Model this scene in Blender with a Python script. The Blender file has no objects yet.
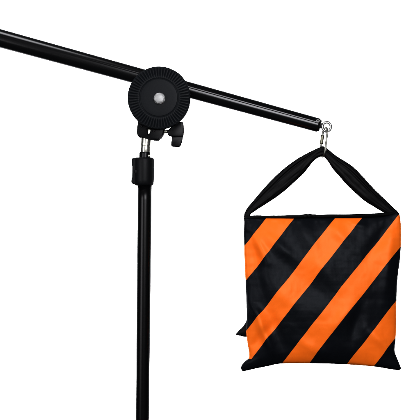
import bpy, bmesh, math, random
from mathutils import Vector, noise

# ---------------------------------------------------------------- scale
S = 0.002            # metres per photograph pixel at the plane of the boom
D = 2.4              # camera distance to that plane
ZC = 1.60            # camera height
def W(x, y, d=0.0):
    """photo measurement (x right, y down, d away from the lens, all in px) -> metres"""
    k = S * (D + d * S) / D
    return Vector(((x - 210) * k, d * S, ZC - (y - 210) * k))

scene = bpy.context.scene
col = scene.collection

# ---------------------------------------------------------------- materials
def new_mat(name):
    m = bpy.data.materials.new(name); m.use_nodes = True
    nt = m.node_tree
    return m, nt, nt.nodes['Principled BSDF']

def noise_bump(nt, bs, scale, strength, dist, detail=4, coord='Object', stretch=None):
    tc = nt.nodes.new('ShaderNodeTexCoord')
    n = nt.nodes.new('ShaderNodeTexNoise'); n.inputs['Scale'].default_value = scale
    n.inputs['Detail'].default_value = detail
    src = tc.outputs[coord]
    if stretch:
        mp = nt.nodes.new('ShaderNodeMapping'); mp.inputs['Scale'].default_value = stretch
        nt.links.new(src, mp.inputs[0]); src = mp.outputs[0]
    nt.links.new(src, n.inputs['Vector'])
    b = nt.nodes.new('ShaderNodeBump'); b.inputs['Strength'].default_value = strength
    b.inputs['Distance'].default_value = dist
    nt.links.new(n.outputs[0], b.inputs['Height'])
    nt.links.new(b.outputs[0], bs.inputs['Normal'])
    return n, b

def rough_var(nt, bs, lo, hi, scale, stretch=None):
    tc = nt.nodes.new('ShaderNodeTexCoord')
    n = nt.nodes.new('ShaderNodeTexNoise'); n.inputs['Scale'].default_value = scale; n.inputs['Detail'].default_value = 5
    src = tc.outputs['Object']
    if stretch:
        mp = nt.nodes.new('ShaderNodeMapping'); mp.inputs['Scale'].default_value = stretch
        nt.links.new(src, mp.inputs[0]); src = mp.outputs[0]
    nt.links.new(src, n.inputs['Vector'])
    r = nt.nodes.new('ShaderNodeMapRange')
    r.inputs['From Min'].default_value = .3; r.inputs['From Max'].default_value = .7
    r.inputs['To Min'].default_value = lo; r.inputs['To Max'].default_value = hi
    nt.links.new(n.outputs[0], r.inputs['Value'])
    nt.links.new(r.outputs[0], bs.inputs['Roughness'])

def plain(name, colr, rough, metal=0, spec=.5, bump=None, var=None):
    m, nt, bs = new_mat(name)
    bs.inputs['Base Color'].default_value = (*colr, 1)
    bs.inputs['Roughness'].default_value = rough
    bs.inputs['Metallic'].default_value = metal
    bs.inputs['Specular IOR Level'].default_value = spec
    if bump: noise_bump(nt, bs, *bump)
    if var: rough_var(nt, bs, *var)
    return m

def matte(name, colr, rough, gloss, bump=None):
    """diffuse body with a weak broad sheen"""
    m = bpy.data.materials.new(name); m.use_nodes = True
    nt = m.node_tree; nt.nodes.remove(nt.nodes['Principled BSDF'])
    d = nt.nodes.new('ShaderNodeBsdfDiffuse'); d.inputs['Color'].default_value = (*colr, 1)
    g = nt.nodes.new('ShaderNodeBsdfGlossy'); g.inputs['Color'].default_value = (gloss, gloss, gloss * 1.05, 1)
    g.inputs['Roughness'].default_value = rough
    a = nt.nodes.new('ShaderNodeAddShader')
    nt.links.new(d.outputs[0], a.inputs[0]); nt.links.new(g.outputs[0], a.inputs[1])
    nt.links.new(a.outputs[0], nt.nodes['Material Output'].inputs['Surface'])
    if bump:
        n, b = noise_bump(nt, g, *bump); nt.links.new(b.outputs[0], d.inputs['Normal'])
    return m, nt, d, g

M_TUBE = matte('black_lacquer', (.0012, .0012, .0014), .2, .032, (420, .05, .0004))[0]
M_POLE = matte('black_satin_metal', (.0011, .0011, .0014), .27, .012, (500, .06, .0004))[0]
M_DISC = matte('black_moulded_plastic', (.0048, .0056, .0070), .42, .0045, (1400, .16, .0005))[0]
M_RUBBER = matte('black_collar_plastic', (.0035, .0037, .0044), .42, .0055, (1200, .18, .0005))[0]
M_DARK = matte('black_cast_metal', (.0018, .0019, .0024), .36, .0075, (900, .15, .0005))[0]
M_STEEL = plain('zinc_steel', (.27, .27, .265), .36, metal=1, bump=(700, .12, .0004), var=(.26, .42, 220))
M_CHROME = plain('bright_steel', (.56, .56, .50), .26, metal=1, bump=(260, .025, .0004), var=(.22, .30, 200))
M_BOLT = plain('plated_bolt', (.33, .33, .34), .5, metal=.6, bump=(800, .25, .0005), var=(.4, .6, 500))
M_HOOK = plain('hook_wire_steel', (.15, .15, .135), .36, metal=1, bump=(600, .15, .0004))
M_GATE = plain('worn_brass_steel', (.16, .155, .115), .38, metal=1, bump=(600, .2, .0004))
M_PAPER = plain('white_paper', (.86, .86, .86), .95, spec=.0, bump=(60, .03, .001))

def weave_normal(nt, outs, extra_h=None, fine=.16):
    """ripstop / oxford weave bump plus soft crumple"""
    uv = nt.nodes.new('ShaderNodeTexCoord')
    w1 = nt.nodes.new('ShaderNodeTexWave'); w1.wave_type = 'BANDS'; w1.bands_direction = 'X'; w1.inputs['Scale'].default_value = 150
    w2 = nt.nodes.new('ShaderNodeTexWave'); w2.wave_type = 'BANDS'; w2.bands_direction = 'Y'; w2.inputs['Scale'].default_value = 150
    for w_ in (w1, w2):
        w_.inputs['Distortion'].default_value = .6; w_.inputs['Detail'].default_value = 1
        nt.links.new(uv.outputs['UV'], w_.inputs['Vector'])
    add = nt.nodes.new('ShaderNodeMath'); add.operation = 'ADD'
    nt.links.new(w1.outputs['Fac'], add.inputs[0]); nt.links.new(w2.outputs['Fac'], add.inputs[1])
    b0 = nt.nodes.new('ShaderNodeBump'); b0.inputs['Strength'].default_value = fine; b0.inputs['Distance'].default_value = .00025
    nt.links.new(add.outputs[0], b0.inputs['Height'])
    n = nt.nodes.new('ShaderNodeTexNoise'); n.inputs['Scale'].default_value = 17; n.inputs['Detail'].default_value = 2.2
    n.inputs['Roughness'].default_value = .55; n.inputs['Distortion'].default_value = .6
    nt.links.new(uv.outputs['Object'], n.inputs['Vector'])
    b1 = nt.nodes.new('ShaderNodeBump'); b1.inputs['Strength'].default_value = .7; b1.inputs['Distance'].default_value = .004
    nt.links.new(n.outputs[0], b1.inputs['Height'])
    nt.links.new(b1.outputs[0], b0.inputs['Normal'])
    last = b0
    if extra_h is not None:
        b2 = nt.nodes.new('ShaderNodeBump'); b2.inputs['Strength'].default_value = .6; b2.inputs['Distance'].default_value = .0006
        nt.links.new(extra_h, b2.inputs['Height']); nt.links.new(b0.outputs[0], b2.inputs['Normal']); last = b2
    for o_ in outs: nt.links.new(last.outputs[0], o_.inputs['Normal'])

BLACK_CLOTH = (.0024, .0028, .0040)
ORANGE = (.94, .131, .007)
STRIPES = [(436, 464.5), (504.8, 531.6), (565.8, 592.6), (631, 659)]

def cloth_black(name, c=BLACK_CLOTH, gloss=.006, rough=.5):
    m, nt, d, g = matte(name, c, rough, gloss)
    weave_normal(nt, (d, g))
    return m

def cloth_striped():
    m, nt, dif, glo = matte('striped_nylon', BLACK_CLOTH, .44, .006)
    N, L = nt.nodes, nt.links
    tc = N.new('ShaderNodeTexCoord')
    sep = N.new('ShaderNodeSeparateXYZ'); L.new(tc.outputs['UV'], sep.inputs[0])
    def math_(op, a, b=None):
        n = N.new('ShaderNodeMath'); n.operation = op
        for i, v in enumerate((a, b)):
            if v is None: continue
            if isinstance(v, (int, float)): n.inputs[i].default_value = v
            else: L.new(v, n.inputs[i])
        return n.outputs[0]
    wob = N.new('ShaderNodeTexNoise'); wob.inputs['Scale'].default_value = 7; wob.inputs['Detail'].default_value = 2
    L.new(tc.outputs['UV'], wob.inputs['Vector'])
    px = math_('MULTIPLY', sep.outputs[0], 420)
    py = math_('MULTIPLY', sep.outputs[1], 420)
    s = math_('ADD', px, math_('MULTIPLY', py, .78))
    s = math_('ADD', s, math_('MULTIPLY', math_('SUBTRACT', wob.outputs[0], .5), 3.0))
    mask = None
    for a, b in STRIPES:
        one = math_('MULTIPLY', math_('GREATER_THAN', s, a), math_('LESS_THAN', s, b))
        mask = one if mask is None else math_('MAXIMUM', mask, one)
    # the gathered lower left corner is plain black cloth
    cut = math_('MULTIPLY', math_('GREATER_THAN', math_('ADD', py, math_('MULTIPLY', px, -.25)), 296.3), math_('LESS_THAN', px, 256))
    mask = math_('MULTIPLY', mask, math_('SUBTRACT', 1, cut))
    mix = N.new('ShaderNodeMix'); mix.data_type = 'RGBA'
    L.new(mask, mix.inputs['Factor'])
    mix.inputs['A'].default_value = (*BLACK_CLOTH, 1); mix.inputs['B'].default_value = (*ORANGE, 1)
    L.new(mix.outputs['Result'], dif.inputs['Color'])
    sheen = N.new('ShaderNodeMix'); sheen.data_type = 'RGBA'; L.new(mask, sheen.inputs['Factor'])
    sheen.inputs['A'].default_value = (.0042, .0045, .0052, 1); sheen.inputs['B'].default_value = (.028, .018, .008, 1)
    L.new(sheen.outputs['Result'], glo.inputs['Color'])
    # seam relief: raised sewn band with a dimple at each edge and stitch pricks
    h = math_('MULTIPLY', mask, .5)
    for a, b in STRIPES:
        for e in (a + 1.1, b - 1.1):
            dd = math_('ABSOLUTE', math_('SUBTRACT', s, e))
            line = math_('LESS_THAN', dd, .28)
            along = math_('SUBTRACT', py, math_('MULTIPLY', px, .78))
            dash = math_('GREATER_THAN', math_('FRACT', math_('MULTIPLY', along, .45)), .35)
            h = math_('SUBTRACT', h, math_('MULTIPLY', math_('MULTIPLY', line, dash), .6))
    weave_normal(nt, (dif, glo), h)
    return m

M_STRIPE = cloth_striped()
M_CLOTH = cloth_black('black_nylon')
M_WEB = cloth_black('black_webbing', (.0016, .0016, .0018), .005, .5)

# ---------------------------------------------------------------- object helpers
def empty(name, loc):
    o = bpy.data.objects.new(name, None); o.location = loc; o.empty_display_size = .05
    col.objects.link(o); return o

def link(name, bm, mat, parent=None, off=None, smooth=True, sharp=None):
    """off = world position of the top-level thing; geometry is given in world metres"""
    if off is not None:
        bmesh.ops.translate(bm, verts=bm.verts, vec=-off)
    bmesh.ops.recalc_face_normals(bm, faces=bm.faces)
    me = bpy.data.meshes.new(name); bm.to_mesh(me); bm.free()
    me.materials.append(mat)
    if smooth:
        for p in me.polygons: p.use_smooth = True
        if sharp is not None: me.set_sharp_from_angle(angle=math.radians(sharp))
    o = bpy.data.objects.new(name, me); col.objects.link(o)
    if parent: o.parent = parent
    return o

def loft(bm, rings, closed=False, caps=True, close_ring=True):
    vs = [[bm.verts.new(p) for p in r] for r in rings]
    n = len(vs[0]); m = len(vs)
    for i in range(m if closed else m - 1):
        a, b = vs[i], vs[(i + 1) % m]
        for j in range(n if close_ring else n - 1):
            k = (j + 1) % n
            bm.faces.new((a[j], a[k], b[k], b[j]))
    if caps and not closed:
        bm.faces.new(vs[0][::-1]); bm.faces.new(vs[-1])
    return vs

def tube_rings(path, radii, seg=32, closed=False, prof=None):
    """rings round a path of world points (radii in metres)"""
    rings = []; n = len(path); up = None
    for i, p in enumerate(path):
        a = path[i - 1] if (i > 0 or closed) else path[i]
        b = path[(i + 1) % n] if (i < n - 1 or closed) else path[i]
        t = (b - a).normalized()
        if up is None:
            up = Vector((0, -1, 0)) if abs(t.y) < .9 else Vector((1, 0, 0))
        u = (up - t * up.dot(t)).normalized(); up = u
        w = t.cross(u)
        r = radii[i] if isinstance(radii, (list, tuple)) else radii
        ring = []
        for j in range(seg):
            th = 2 * math.pi * j / seg
            rr = r * (prof(i, th) if prof else 1)
            ring.append(p + u * math.cos(th) * rr + w * math.sin(th) * rr)
        rings.append(ring)
    return rings

def add_tube(bm, path, radii, seg=32, closed=False, caps=True, prof=None):
    return loft(bm, tube_rings(path, radii, seg, closed, prof), closed, caps)

def lathe_axis(bm, x, y, prof, seg=64, d0=0):
    """prof: list of (radius px, depth px) about an axis along the view direction"""
    rings = []
    for r, d in prof:
        c = W(x, y, d0)
        rings.append([Vector((c.x + r * S * math.cos(2 * math.pi * j / seg), d * S, c.z + r * S * math.sin(2 * math.pi * j / seg))) for j in range(seg)])
    loft(bm, rings)

def vlathe(bm, prof, seg=48, d=0, sq=1.0):
    """prof: list of (x centre px, y px, radius px): vertical turned piece"""
    rings = []
    for x, y, r in prof:
        c = W(x, y, d)
        rings.append([Vector((c.x + r * S * math.cos(2 * math.pi * j / seg), c.y + r * S * sq * math.sin(2 * math.pi * j / seg), c.z)) for j in range(seg)])
    loft(bm, rings)

def prism(bm, pts, d0, d1, bev=0, seg=3):
    """extrude an outline (px) between two depths, with rounded edges"""
    dm = (d0 + d1) / 2
    fl = [W(x, y, dm) for x, y in pts]
    a = [bm.verts.new((p.x, d0 * S, p.z)) for p in fl]
    b = [bm.verts.new((p.x, d1 * S, p.z)) for p in fl]
    fs = [bm.faces.new(a), bm.faces.new(b[::-1])]
    n = len(a)
    for i in range(n):
        fs.append(bm.faces.new((a[i], b[i], b[(i + 1) % n], a[(i + 1) % n])))
    if bev:
        es = list({e for f in fs for e in f.edges})
        bmesh.ops.bevel(bm, geom=es, offset=bev * S, segments=seg, profile=.5, affect='EDGES', clamp_overlap=True)

def catmull(pts, n):
    out = []; m = len(pts)
    for i in range(m - 1):
        p0 = pts[max(i - 1, 0)]; p1 = pts[i]; p2 = pts[i + 1]; p3 = pts[min(i + 2, m - 1)]
        for k in range(n):
            t = k / n
            out.append(tuple(.5 * ((2 * b) + (-a + c) * t + (2 * a - 5 * b + 4 * c - d) * t * t + (-a + 3 * b - 3 * c + d) * t ** 3)
                             for a, b, c, d in zip(p0, p1, p2, p3)))
    out.append(tuple(pts[-1])); return out

# ================================================================ BOOM STAND
base = Vector((W(139, 420).x, 0, 0))
stand = empty('boom_stand', base)
stand['label'] = 'black studio light stand carrying a slanting boom arm on a round ribbed pivot'
stand['category'] = 'boom stand'

# --- upright pole
def pole_x(y): return 144.75 - (y - 190) * (2.3 / 230)
bm = bmesh.new()
ys = [184, 200, 260, 340, 420, 520, 640, 760, 880, 1008]
vlathe(bm, [(pole_x(y), y, 7.05 - (min(y, 500) - 190) * .0018) for y in ys], 64)
link('pole', bm, M_POLE, stand, base)

# --- locking collar with a moulded flange down its left side
bm = bmesh.new()
vlathe(bm, [(143.9, 157.6, 8.6), (143.9, 157.9, 9.4), (143.9, 158.8, 10.0), (143.9, 160, 10.2), (143.9, 170, 10.25), (143.8, 180, 10.2),
            (143.8, 183.4, 10.0), (143.9, 184.8, 9.2), (144.1, 185.8, 7.6)], 64)
link('collar', bm, M_RUBBER, stand, base, sharp=40)
bm = bmesh.new()
prism(bm, [(131.9, 158.4), (138, 157.9), (138, 185), (133.2, 184.3), (131.4, 182.8), (131.5, 178.6), (133.2, 176.5), (133.3, 168), (132, 166)], -6, 4, .9)
fl = link('collar_flange', bm, M_RUBBER, stand, base, sharp=35)
bm = bmesh.new()
lathe_axis(bm, 136.3, 171.5, [(1.6, -5.8), (1.7, -7.0), (1.3, -7.6), (.2, -7.6)], 24)
link('flange_screw', bm, M_DARK, fl, Vector(base), sharp=40)

# --- neck between collar and steel spigot
bm = bmesh.new()
vlathe(bm, [(144.7, 159, 5.6), (144.9, 153.4, 5.65), (145.0, 152.4, 5.6), (145.0, 151.9, 5.2)], 48)
neck = link('neck', bm, M_POLE, stand, base, sharp=40)
bm = bmesh.new()
lathe_axis(bm, 149.3, 155.9, [(1.15, -3), (1.15, -5.3), (.8, -5.7), (.1, -5.7)], 20)
link('set_screw', bm, M_CHROME, neck, base, sharp=40)
bm = bmesh.new()
vlathe(bm, [(145.3, 153, 5.0), (145.4, 151.5, 5.35), (145.5, 147.5, 5.4), (145.55, 147.1, 5.1), (145.6, 145.9, 5.05), (145.65, 145.5, 5.4),
            (146.2, 139, 5.4), (146.3, 136, 5.4)], 64)
link('spigot', bm, M_CHROME, stand, base, sharp=30)

# --- swivel bracket (fork under the pivot disc)
bm = bmesh.new()
prism(bm, [(139.2, 114), (138.3, 121), (137.0, 133), (138.4, 137.2), (146, 139.0), (157.6, 141.0), (160.0, 139.9), (160.4, 137.2), (163.2, 136.2), (164.8, 130), (165, 114)], -9, 9, 1.3)
br = link('swivel_bracket', bm, M_DARK, stand, base, sharp=35)
bm = bmesh.new()
prism(bm, [(146.4, 128.6), (151, 128.2), (150.8, 132.2), (149.2, 135.6), (147.4, 134.8)], -9.9, -9.2, .0)  # thin dark plate on the bracket face, stands in for the slot's shade
link('slot_shade_plate', bm, M_DARK, br, base)
bm = bmesh.new()
prism(bm, [(147.9, 129.2), (150.6, 129.0), (150.2, 132.6), (149.0, 134.9), (148.3, 133.6)], -10.8, -9.6, .35, 2)
link('spring_pin', bm, M_CHROME, br, base, sharp=30)
for x_, y_ in ((154.2, 131.2), (142, 126.5)):
    bm = bmesh.new()
    lathe_axis(bm, x_, y_, [(1.5, -8.6), (1.5, -9.9), (1.1, -10.3), (.6, -10.3), (.55, -9.8), (.1, -9.8)], 24)
    link('rivet', bm, M_DARK, br, base, sharp=40)

# --- locking knob: threaded screw and two-lobed wing
bm = bmesh.new()
pth = [W(160 + i * .25, 132.6 - i * .035, -2) for i in range(44)]
add_tube(bm, pth, [(1.75 + .25 * (i % 4 < 2)) * S for i in range(44)], 24)
scr = None
wing_bm = bmesh.new()
prism(wing_bm, [(167.6, 131.2), (169.5, 128.6), (173, 126.6), (176.5, 124.4), (180, 122.2), (182.6, 121.6), (183.7, 124), (184, 130), (183.7, 135.5), (182.8, 137.0), (176, 137.2), (169.2, 136.2), (167.6, 134.4)], -7, 4, 1.5)
wing = link('locking_wing', wing_bm, M_DARK, stand, base, sharp=35)
link('threaded_screw', bm, M_CHROME, wing, base, sharp=40)
bm = bmesh.new()
prism(bm, [(172.4, 134), (171.6, 140), (170.9, 145.4), (172.2, 146.8), (179.0, 147.2), (180.6, 146.2), (182.3, 141.5), (183.3, 135)], -4.5, 2, 1.2)
link('wing_lobe', bm, M_DARK, wing, base, sharp=35)

# --- pivot housing behind the disc and sleeve round the boom
bm = bmesh.new()
lathe_axis(bm, 159.0, 97.6, [(20, 17), (25.5, 16), (26.5, 14.5), (26.5, -8), (28.5, -9), (28.5, -11.5), (20, -12)], 96)
link('pivot_housing', bm, M_DARK, stand, base, sharp=35)

# --- ribbed ratchet disc
bm = bmesh.new()
NR, SUB = 60, 8
NA = NR * SUB
cx, cy = 158.9, 97.6
rad = [(.05, 0), (5, 0), (8, 0), (14, 0), (17.6, 0), (18.0, .05), (18.3, .55), (18.9, .75), (19.4, .55), (19.8, .15), (20.3, 0), (21, .0), (22, 0), (23.5, 0),
       (25, 0), (26.5, 0), (28, 0), (29, .05), (29.7, .15), (30.3, .5), (30.8, 1.2), (31.0, 2.0), (31.05, 4), (31.0, 8), (30.4, 9.0), (26, 9.2)]
rings = []
cc = W(cx, cy, -20)
for r, dd in rad:
    ring = []
    for j in range(NA):
        th = 2 * math.pi * j / NA
        g = 0
        if 20.3 <= r <= 29.9:
            ph = (j % SUB) / SUB
            tri = max(0, 1 - abs(ph - .5) / .30)          # V groove between flat lands
            fade = min(1, (r - 20.0) / 2.5) * min(1, (30.3 - r) / .9)
            g = .95 * tri ** .8 * fade
        dome = -.9 * (1 - (r / 31.05) ** 2)
        ring.append(Vector((cc.x + r * S * math.cos(th), (-20 + dd + g + dome) * S, cc.z + r * S * math.sin(th))))
    rings.append(ring)
loft(bm, rings)
disc = link('ratchet_disc', bm, M_DISC, stand, base, sharp=28)
# hexagon bolt with a chamfered head on a thin washer
bm = bmesh.new()
bx_, by_ = 159.5, 98.6
lathe_axis(bm, bx_, by_, [(5.6, -19), (5.6, -21.6), (5.3, -21.9), (2, -21.9)], 48, -20)
cc = W(bx_, by_, -22)
def hexr(r, d, sharpn):
    out = []
    for j in range(48):
        th = 2 * math.pi * j / 48 + .2
        hx = r * math.cos(math.pi / 6) / math.cos((th - .2) % (math.pi / 3) - math.pi / 6)
        rr = hx * sharpn + min(hx, r * .93) * (1 - sharpn)
        out.append(Vector((cc.x + rr * S * math.cos(th), d * S, cc.z + rr * S * math.sin(th))))
    return out
loft(bm, [hexr(5.6, -21.5, 1), hexr(5.6, -24.6, 1), hexr(5.3, -25.3, .5), hexr(4.5, -25.7, 0), hexr(3.0, -25.95, 0), hexr(1.5, -26.05, 0), hexr(.2, -26.1, 0)])
link('hex_bolt', bm, M_BOLT, disc, base, sharp=30)

# --- boom arm
def arm_y(x): return 38.3 + x * .2731
def arm_r(x): return 9.15 - max(x, -30) * (2.1 / 320)
xs = [-330, -329.2, -300, -200, -120, -60, -30] + [i * 16 for i in range(0, 20)] + [312, 317.2, 318.6, 319.3]
bm = bmesh.new()
path = [W(x, arm_y(x), 0) for x in xs]
radii = [arm_r(x) * S for x in xs]
radii[0] *= .86; radii[-1] *= .86; radii[-2] *= .97
def arm_prof(i, th):
    # th 0 faces the lens; a fine extrusion groove runs just above the middle line
    a = math.degrees((th + math.pi) % (2 * math.pi) - math.pi)
    g = 0
    for c, w_, h_ in ((GROOVE, 3.0, .035), (120, 3, .03)):
        g += h_ * math.exp(-((a - c) / w_) ** 2)
    return 1 - g * min(1, max(.35, (i - 8) / 12))
GROOVE = -15
SGN = 1
add_tube(bm, path, radii, 180, prof=arm_prof)
arm = link('boom_arm', bm, M_TUBE, stand, base, sharp=40)
# silver rivet near the tip
bm = bmesh.new()
el = math.radians(30); nrm = Vector((.02, -math.cos(el), math.sin(el))).normalized()
rc = W(317.2, arm_y(317.2)) ; ra = Vector((1, 0, 0)); rb = nrm.cross(ra).normalized(); ra = rb.cross(nrm)
loft(bm, [[rc + nrm * h_ * S + (ra * math.cos(t) + rb * math.sin(t)) * r_ * S for t in [2 * math.pi * q / 32 for q in range(32)]]
          for r_, h_ in ((1.8, 6.2), (1.8, 7.3), (1.55, 7.65), (1.0, 7.7), (.8, 7.0), (.1, 7.0))])
link('rivet', bm, M_BOLT, arm, base, sharp=35)
# recessed end plug
bm = bmesh.new()
add_tube(bm, [W(317, arm_y(317)), W(319.9, arm_y(319.9)), W(320.4, arm_y(320.4))], [5.9 * S, 5.9 * S, 5.2 * S], 48)
link('end_plug', bm, M_RUBBER, arm, base, sharp=35)
# eye bolt
bm = bmesh.new()
ex, ey = 326.6, 126.8
ring = [W(ex + 4.2 * math.cos(t), ey + 4.5 * math.sin(t), 0) for t in [2 * math.pi * i / 48 for i in range(48)]]
add_tube(bm, ring, 1.5 * S, 20, closed=True)
add_tube(bm, [W(317, arm_y(317)), W(322.2, arm_y(322))], 1.7 * S, 20)
add_tube(bm, [W(320.1, arm_y(320.1)), W(321.4, arm_y(321.4))], 3.2 * S, 6)
link('eye_bolt', bm, M_STEEL, arm, base, sharp=45)

# ================================================================ SNAP HOOK
hb = W(322.5, 159.5)
hook = empty('snap_hook', hb)
hook['label'] = 'small steel snap hook linking the ring at the arm tip to the bag strap'
hook['category'] = 'snap hook'
def hook_pt(t):
    # racetrack oval standing edge-on to the lens, long axis slightly slanted
    h, w_ = 14.5, 6.0
    if t < .25: a = t / .25; p = (w_, -(h - w_) + 2 * (h - w_) * a)
    elif t < .5: a = (t - .25) / .25 * math.pi; p = (w_ * math.cos(a), (h - w_) + w_ * math.sin(a))
    elif t < .75: a = (t - .5) / .25; p = (-w_, (h - w_) - 2 * (h - w_) * a)
    else: a = (t - .75) / .25 * math.pi; p = (-w_ * math.cos(a), -(h - w_) - w_ * math.sin(a))
    lat, ver = p
    yaw = math.radians(68)
    x = 323.9 + lat * math.cos(yaw) - ver * .125
    return W(x, 142.2 + ver, -lat * math.sin(yaw))
bm = bmesh.new()
add_tube(bm, [hook_pt(i / 96) for i in range(96)], 1.12 * S, 16, closed=True)
link('hook_frame', bm, M_HOOK, hook, hb, sharp=50)
bm = bmesh.new()
g = [hook_pt(.5 + .25 * f) for f in (.38, .42, .48, .62, .78, .88, .92)]
add_tube(bm, g, [1.5 * S, 2.0 * S, 2.0 * S, 1.75 * S, 2.0 * S, 2.0 * S, 1.5 * S], 24)
link('gate_sleeve', bm, M_GATE, hook, hb, sharp=40)

# ================================================================ SANDBAG
sb = W(321, 366, 0)
bag = empty('sandbag', sb)
bag['label'] = 'square black counterweight sandbag with diagonal orange stripes hanging by its strap'
bag['category'] = 'sandbag'

def resample(pts, n):
    c = catmull(pts, 12); L = [0]
    for a, b in zip(c, c[1:]): L.append(L[-1] + math.dist(a, b))
    out = []; j = 0
    for i in range(n):
        t = L[-1] * i / (n - 1)
        while j < len(L) - 2 and L[j + 1] < t: j += 1
        f = (t - L[j]) / max(L[j + 1] - L[j], 1e-9)
        out.append(tuple(a + (b - a) * f for a, b in zip(c[j], c[j + 1])))
    return out

def fbm(x, y, z=0, o=3): return noise.fractal(Vector((x, y, z)), 1.0, 2.1, o)

def seg_ridge(px, py, x0, y0, x1, y1, wdt, amp):
    vx, vy = x1 - x0, y1 - y0; L2 = vx * vx + vy * vy
    t = ((px - x0) * vx + (py - y0) * vy) / L2
    tc_ = min(1, max(0, t))
    dx, dy = px - (x0 + vx * tc_), py - (y0 + vy * tc_)
    side = (vx * (py - y0) - vy * (px - x0)) / math.sqrt(L2)
    d2 = (dx * dx + dy * dy) / (wdt * wdt)
    taper = math.sin(math.pi * (.12 + .76 * tc_))
    return amp * taper * math.exp(-d2) * (1 + .35 * side / wdt)

FOLDS = [  # folds seen in the photograph: x0,y0,x1,y1,width,height (px)
    (247, 219, 268, 262, 5, 1.5), (252, 222, 262, 300, 7, -1.2), (258, 228, 300, 262, 6, .9),
    (256, 312, 272, 350, 4.5, 1.6), (266, 300, 286, 352, 6, -1.1), (249, 348, 275, 322, 5, -1.0),
    (300, 222, 318, 250, 8, .7), (330, 222, 352, 246, 6, .7), (344, 219, 366, 226, 3.5, .8), (392, 222, 366, 262, 7, -1.0),
    (394, 232, 386, 300, 6, .9), (330, 330, 352, 306, 7, .9), (350, 340, 362, 300, 6, -.8), (392, 352, 366, 330, 6, 1.2), (285, 260, 330, 300, 12, -.9),
    (298, 340, 322, 352, 6, .9), (262, 275, 300, 310, 9, .8), (315, 255, 340, 285, 9, .8), (246, 300, 262, 318, 5, 1.0)]

def pouch(name, top, right, bottom, left, d_seam, t_front, t_back, mat, folds, seed, uvoff=(0, 0), nu=130, nv=130):
    T = resample(top, nu); B = resample(bottom, nu); Lf = resample(left, nv); R = resample(right, nv)
    def coons(i, j):
        u = i / (nu - 1); v = j / (nv - 1); o = []
        for c in (0, 1):
            o.append((1 - v) * T[i][c] + v * B[i][c] + (1 - u) * Lf[j][c] + u * R[j][c]
                     - ((1 - u) * (1 - v) * T[0][c] + u * (1 - v) * T[-1][c] + (1 - u) * v * B[0][c] + u * v * B[-1][c]))
        return o[0], o[1], u, v
    bm = bmesh.new(); uvl = bm.loops.layers.uv.new('UVMap')
    grids = []; pxy = {}
    for side, th in ((-1, t_front), (1, t_back)):
        g = []
        for j in range(nv):
            row = []
            for i in range(nu):
                edge = i in (0, nu - 1) or j in (0, nv - 1)
                if side == 1 and edge:
                    row.append(grids[0][j][i]); continue
                x, y, u, v = coons(i, j)
                a = 4 * u * (1 - u); b = 4 * v * (1 - v)
                f = (a * b) ** .40 * (.82 + .30 * v)
                # distance to the seams in px drives the gathers
                wdx = 150 * min(u, 1 - u); wdy = 150 * min(v, 1 - v)
                puck = 0
                if not edge:
                    kx = math.exp(-wdx / 9) * min(1, wdx / 2.5); ky = math.exp(-wdy / 9) * min(1, wdy / 2.5)
                    puck = 1.5 * kx * fbm(y * .115 + seed, .3 + (u > .5), seed, 2) + 1.5 * ky * fbm(x * .115 + seed, 5.3 + (v > .5), seed, 2)
                n_ = 1.5 * fbm(x * .016 + seed, y * .022, seed * .7 + side) + .45 * fbm(x * .06, y * .045 + seed, side * 3.)
                n_ *= min(1, f * 1.5)
                fo = 0
                if side == -1 and folds:
                    for q in FOLDS: fo += 2.7 * seg_ridge(x, y, *q)
                    fo *= min(1, f * 2.2)
                d = d_seam + side * (th * f + puck + n_ + fo)
                vtx = bm.verts.new(W(x, y, d)); pxy[vtx] = ((x + .18 * fo + .6 * fbm(x * .02, y * .03, 7.7, 2)) / 420, y / 420)
                row.append(vtx)
            g.append(row)
        grids.append(g)
    for g in grids:
        for j in range(nv - 1):
            for i in range(nu - 1):
                q = (g[j][i], g[j][i + 1], g[j + 1][i + 1], g[j + 1][i])
                f = bm.faces.new(q)
                for l in f.loops: l[uvl].uv = pxy[l.vert]
    o = link(name, bm, mat, bag, sb)
    return o, (T, R, B, Lf)

top = [(245, 218), (270, 218.2), (300, 218.4), (330, 218.0), (360, 217.8), (380, 217.0), (391, 215.0), (396, 213.2), (399.2, 212.6)]
right = [(399.2, 212.6), (400.8, 222), (401.2, 240), (400.2, 258), (398.0, 275), (396.8, 292), (396.5, 318), (395.8, 338), (394.8, 347), (395.0, 352), (397.6, 359), (401.3, 368.2)]
bottom = [(241.3, 370), (244, 371.2), (255, 368.8), (268, 366.2), (277, 364.2), (288, 363.4), (310, 363.4), (335, 364.0), (355, 365.0), (375, 366.8), (390, 369.2), (398.8, 370.3), (401.3, 368.2)]
left = [(245, 218), (244.0, 224), (243.9, 240), (244.6, 265), (245.8, 290), (246.6, 315), (246.2, 328), (247.2, 342), (249.0, 353), (248.6, 358), (244.2, 361.8), (241.0, 366.5), (241.3, 370)]
front, outline = pouch('front_pouch', top, right, bottom, left, -9, 18, 11, M_STRIPE, True, 3.1)

rtop = [(246, 217), (290, 216.6), (340, 215.6), (390, 214.6)]
rright = [(390, 214.6), (391, 260), (389, 300), (388, 336)]
rbottom = [(235.2, 334.8), (240, 335.8), (250, 336.8), (300, 333), (350, 333), (388, 336)]
rleft = [(246, 217), (247.5, 260), (248.5, 300), (247.0, 318), (243.5, 325.5), (238.4, 330.8), (235.2, 334.8)]
rear, _ = pouch('rear_pouch', rtop, rright, rbottom, rleft, 16, 9, 17, M_CLOTH, False, 8.4, nu=90, nv=90)

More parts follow.
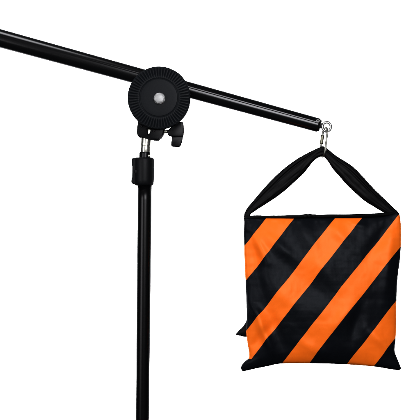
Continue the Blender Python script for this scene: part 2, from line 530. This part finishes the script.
# --- rolled binding along the top, joining both pouches
bm = bmesh.new()
bpts = catmull([(244.2, 217.6, -4), (258, 217.4, -5), (280, 217.3, -5), (299, 217.0, -5), (303, 216.4, -4), (308, 215.9, -4), (314, 216.3, -4), (320, 216.7, -5), (345, 216.2, -5), (368, 215.6, -5), (384, 214.8, -4), (394, 214.2, -2)], 8)
add_tube(bm, [W(x, y, d) for x, y, d in bpts], [(1.75 + .3 * fbm(i * .21, 2.)) * S for i in range(len(bpts))], 16,
         prof=lambda i, th: 1 + 1.9 * abs(math.cos(th)) ** 3)
link('top_binding', bm, M_WEB, bag, sb, sharp=60)

# --- strap folded over the hook
st = [(243.9, 221, 248.6, 222), (244.2, 214, 250.2, 215.2), (247.6, 207.4, 254.5, 211.6), (252.6, 201.4, 262, 206.6),
      (262, 190.2, 275, 198.2), (272, 179.4, 286, 189.8), (283, 169.2, 297, 179.8), (294, 160.8, 304, 173.2), (304, 154.8, 309.4, 166.4),
      (313, 150.2, 314, 160.8), (318.6, 147.6, 319, 157.4), (322.4, 146.2, 322.4, 156.6), (326, 147.2, 325.2, 158.2), (330.4, 151, 328.6, 162.6),
      (337, 156.2, 333.4, 169.8), (344.6, 160.9, 340, 177.2), (353.4, 166.9, 346.6, 184.8), (363, 176.6, 355, 192.8), (374, 188.6, 364.6, 201),
      (386, 200.2, 375.4, 207.8), (394.4, 208.3, 385, 213.8), (398.3, 212.4, 388.5, 218.5), (398.4, 216, 390, 222)]
dep = [1.5, 2, 3, 4, 5, 5.5, 5.5, 5, 4.5, 4.2, 4.0, 3.9, 4.0, 4.2, 4.6, 5.2, 5.6, 5.6, 5, 4, 3, 2, 1.5]
cen = [-4, -3, -2, -1, 0, 0, 0, 0, 0, 0, 0, 0, 0, 0, 0, 0, 0, 0, 0, 1, 1, 1, 1]
cs = catmull([(*a, b, c) for a, b, c in zip(st, dep, cen)], 12)
bm = bmesh.new(); uvl = bm.loops.layers.uv.new('UVMap')
SEG = 72; rings = []
for i, (xu, yu, xl, yl, dp, ce) in enumerate(cs):
    mx, my = (xu + xl) / 2, (yu + yl) / 2; hx, hy = (xu - xl) / 2, (yu - yl) / 2
    hw = math.hypot(hx, hy); f0 = i / (len(cs) - 1)
    bulge = min(1, hw / 8)
    ring = []
    for j in range(SEG):
        th = 2 * math.pi * j / SEG
        c_, s_ = math.cos(th), math.sin(th)
        cc_ = math.copysign(abs(c_) ** .85, c_); ss_ = math.copysign(abs(s_) ** .8, s_)
        dd = dp * ss_
        if s_ < 0:   # face towards the lens: a rolled hem ridge, a stitched crease and lengthwise rumples
            dd -= 1.1 * bulge * math.exp(-((c_ - .62) / .16) ** 2)
            dd += 1.0 * bulge * math.exp(-((c_ - .36) / .08) ** 2)
            dd += .9 * bulge * fbm(c_ * 3.2 + 1.7 + f0 * 2, f0 * 9, 2.2, 3) * (1 - c_ * c_)
            dd -= .6 * math.exp(-((f0 - .475) / .05) ** 2) * math.sin(c_ * 9) * (1 - c_ * c_)
        w_ = 1 + (.005 * fbm(f0 * 26, 4.4 + (c_ > 0), 0, 2))
        ring.append(W(mx + hx * cc_ * w_, my + hy * cc_ * w_, ce + dd))
    rings.append(ring)
vs = loft(bm, rings)
vi = {}
for i, r in enumerate(vs):
    for j, v in enumerate(r): vi[v] = (i / len(vs) * .8, j / SEG * .12)
for f in bm.faces:
    for l in f.loops: l[uvl].uv = vi[l.vert]
link('strap', bm, M_WEB, bag, sb)

# ================================================================ BACKDROP
bm = bmesh.new()
Z = [0, 5.0]; nx = 24
pts = []
for i in range(nx + 1):
    x = -5.5 + 11 * i / nx
    y = 1.9 + .02 * math.sin(i * 1.3)
    pts.append((x, y))
rings = [[Vector((x, y, z)) for x, y in pts] for z in Z]
v0 = [bm.verts.new(p) for p in rings[0]]; v1 = [bm.verts.new(p) for p in rings[1]]
for i in range(nx):
    bm.faces.new((v0[i], v0[i + 1], v1[i + 1], v1[i]))
bd = link('backdrop', bm, M_PAPER)
bd['kind'] = 'structure'; bd['label'] = 'plain white seamless studio backdrop behind the stand'; 

# ================================================================ LIGHTS
def area(name, loc, target, sx, sy, power, colr=(1, 1, 1), spread=180):
    l = bpy.data.lights.new(name, 'AREA'); l.shape = 'RECTANGLE'; l.size = sx; l.size_y = sy
    l.energy = power; l.color = colr; l.spread = math.radians(spread)
    o = bpy.data.objects.new(name, l); o.location = loc
    o.rotation_euler = (Vector(target) - Vector(loc)).to_track_quat('-Z', 'Y').to_euler()
    col.objects.link(o); return o

area('softbox_key', (.42, -1.95, 2.13), (.1, 0, 1.6), .9, .9, 33)
area('softbox_fill', (-1.6, -2.0, 1.75), (.1, 0, 1.55), .9, 1.3, 24)
area('softbox_top', (-.57, -.35, 3.1), (-.4, 0, 1.7), .87, .45, 14)
area('backdrop_light_upper', (0, .75, 3.9), (0, 1.9, 1.9), 5.0, .5, 300, spread=66)
area('backdrop_light_lower', (0, .75, -.2), (0, 1.9, 1.5), 5.0, .5, 220, spread=66)

# ================================================================ WORLD, CAMERA
w = bpy.data.worlds.new('World'); scene.world = w; w.use_nodes = True
bg = w.node_tree.nodes['Background']
bg.inputs[0].default_value = (.9, .95, 1, 1); bg.inputs[1].default_value = .05

cam = bpy.data.cameras.new('camera'); co = bpy.data.objects.new('camera', cam); col.objects.link(co)
co.location = (0, -D, ZC); co.rotation_euler = (math.radians(90), 0, 0)
cam.sensor_width = 36; cam.lens = 36 * D / (420 * S); cam.clip_end = 100; cam.clip_start = .05
scene.camera = co
scene.view_settings.view_transform = 'Standard'; scene.view_settings.look = 'None'
scene.view_settings.exposure = 0; scene.view_settings.gamma = 1
scene.render.resolution_x = scene.render.resolution_y = 1024
scene.cycles.use_denoising = True
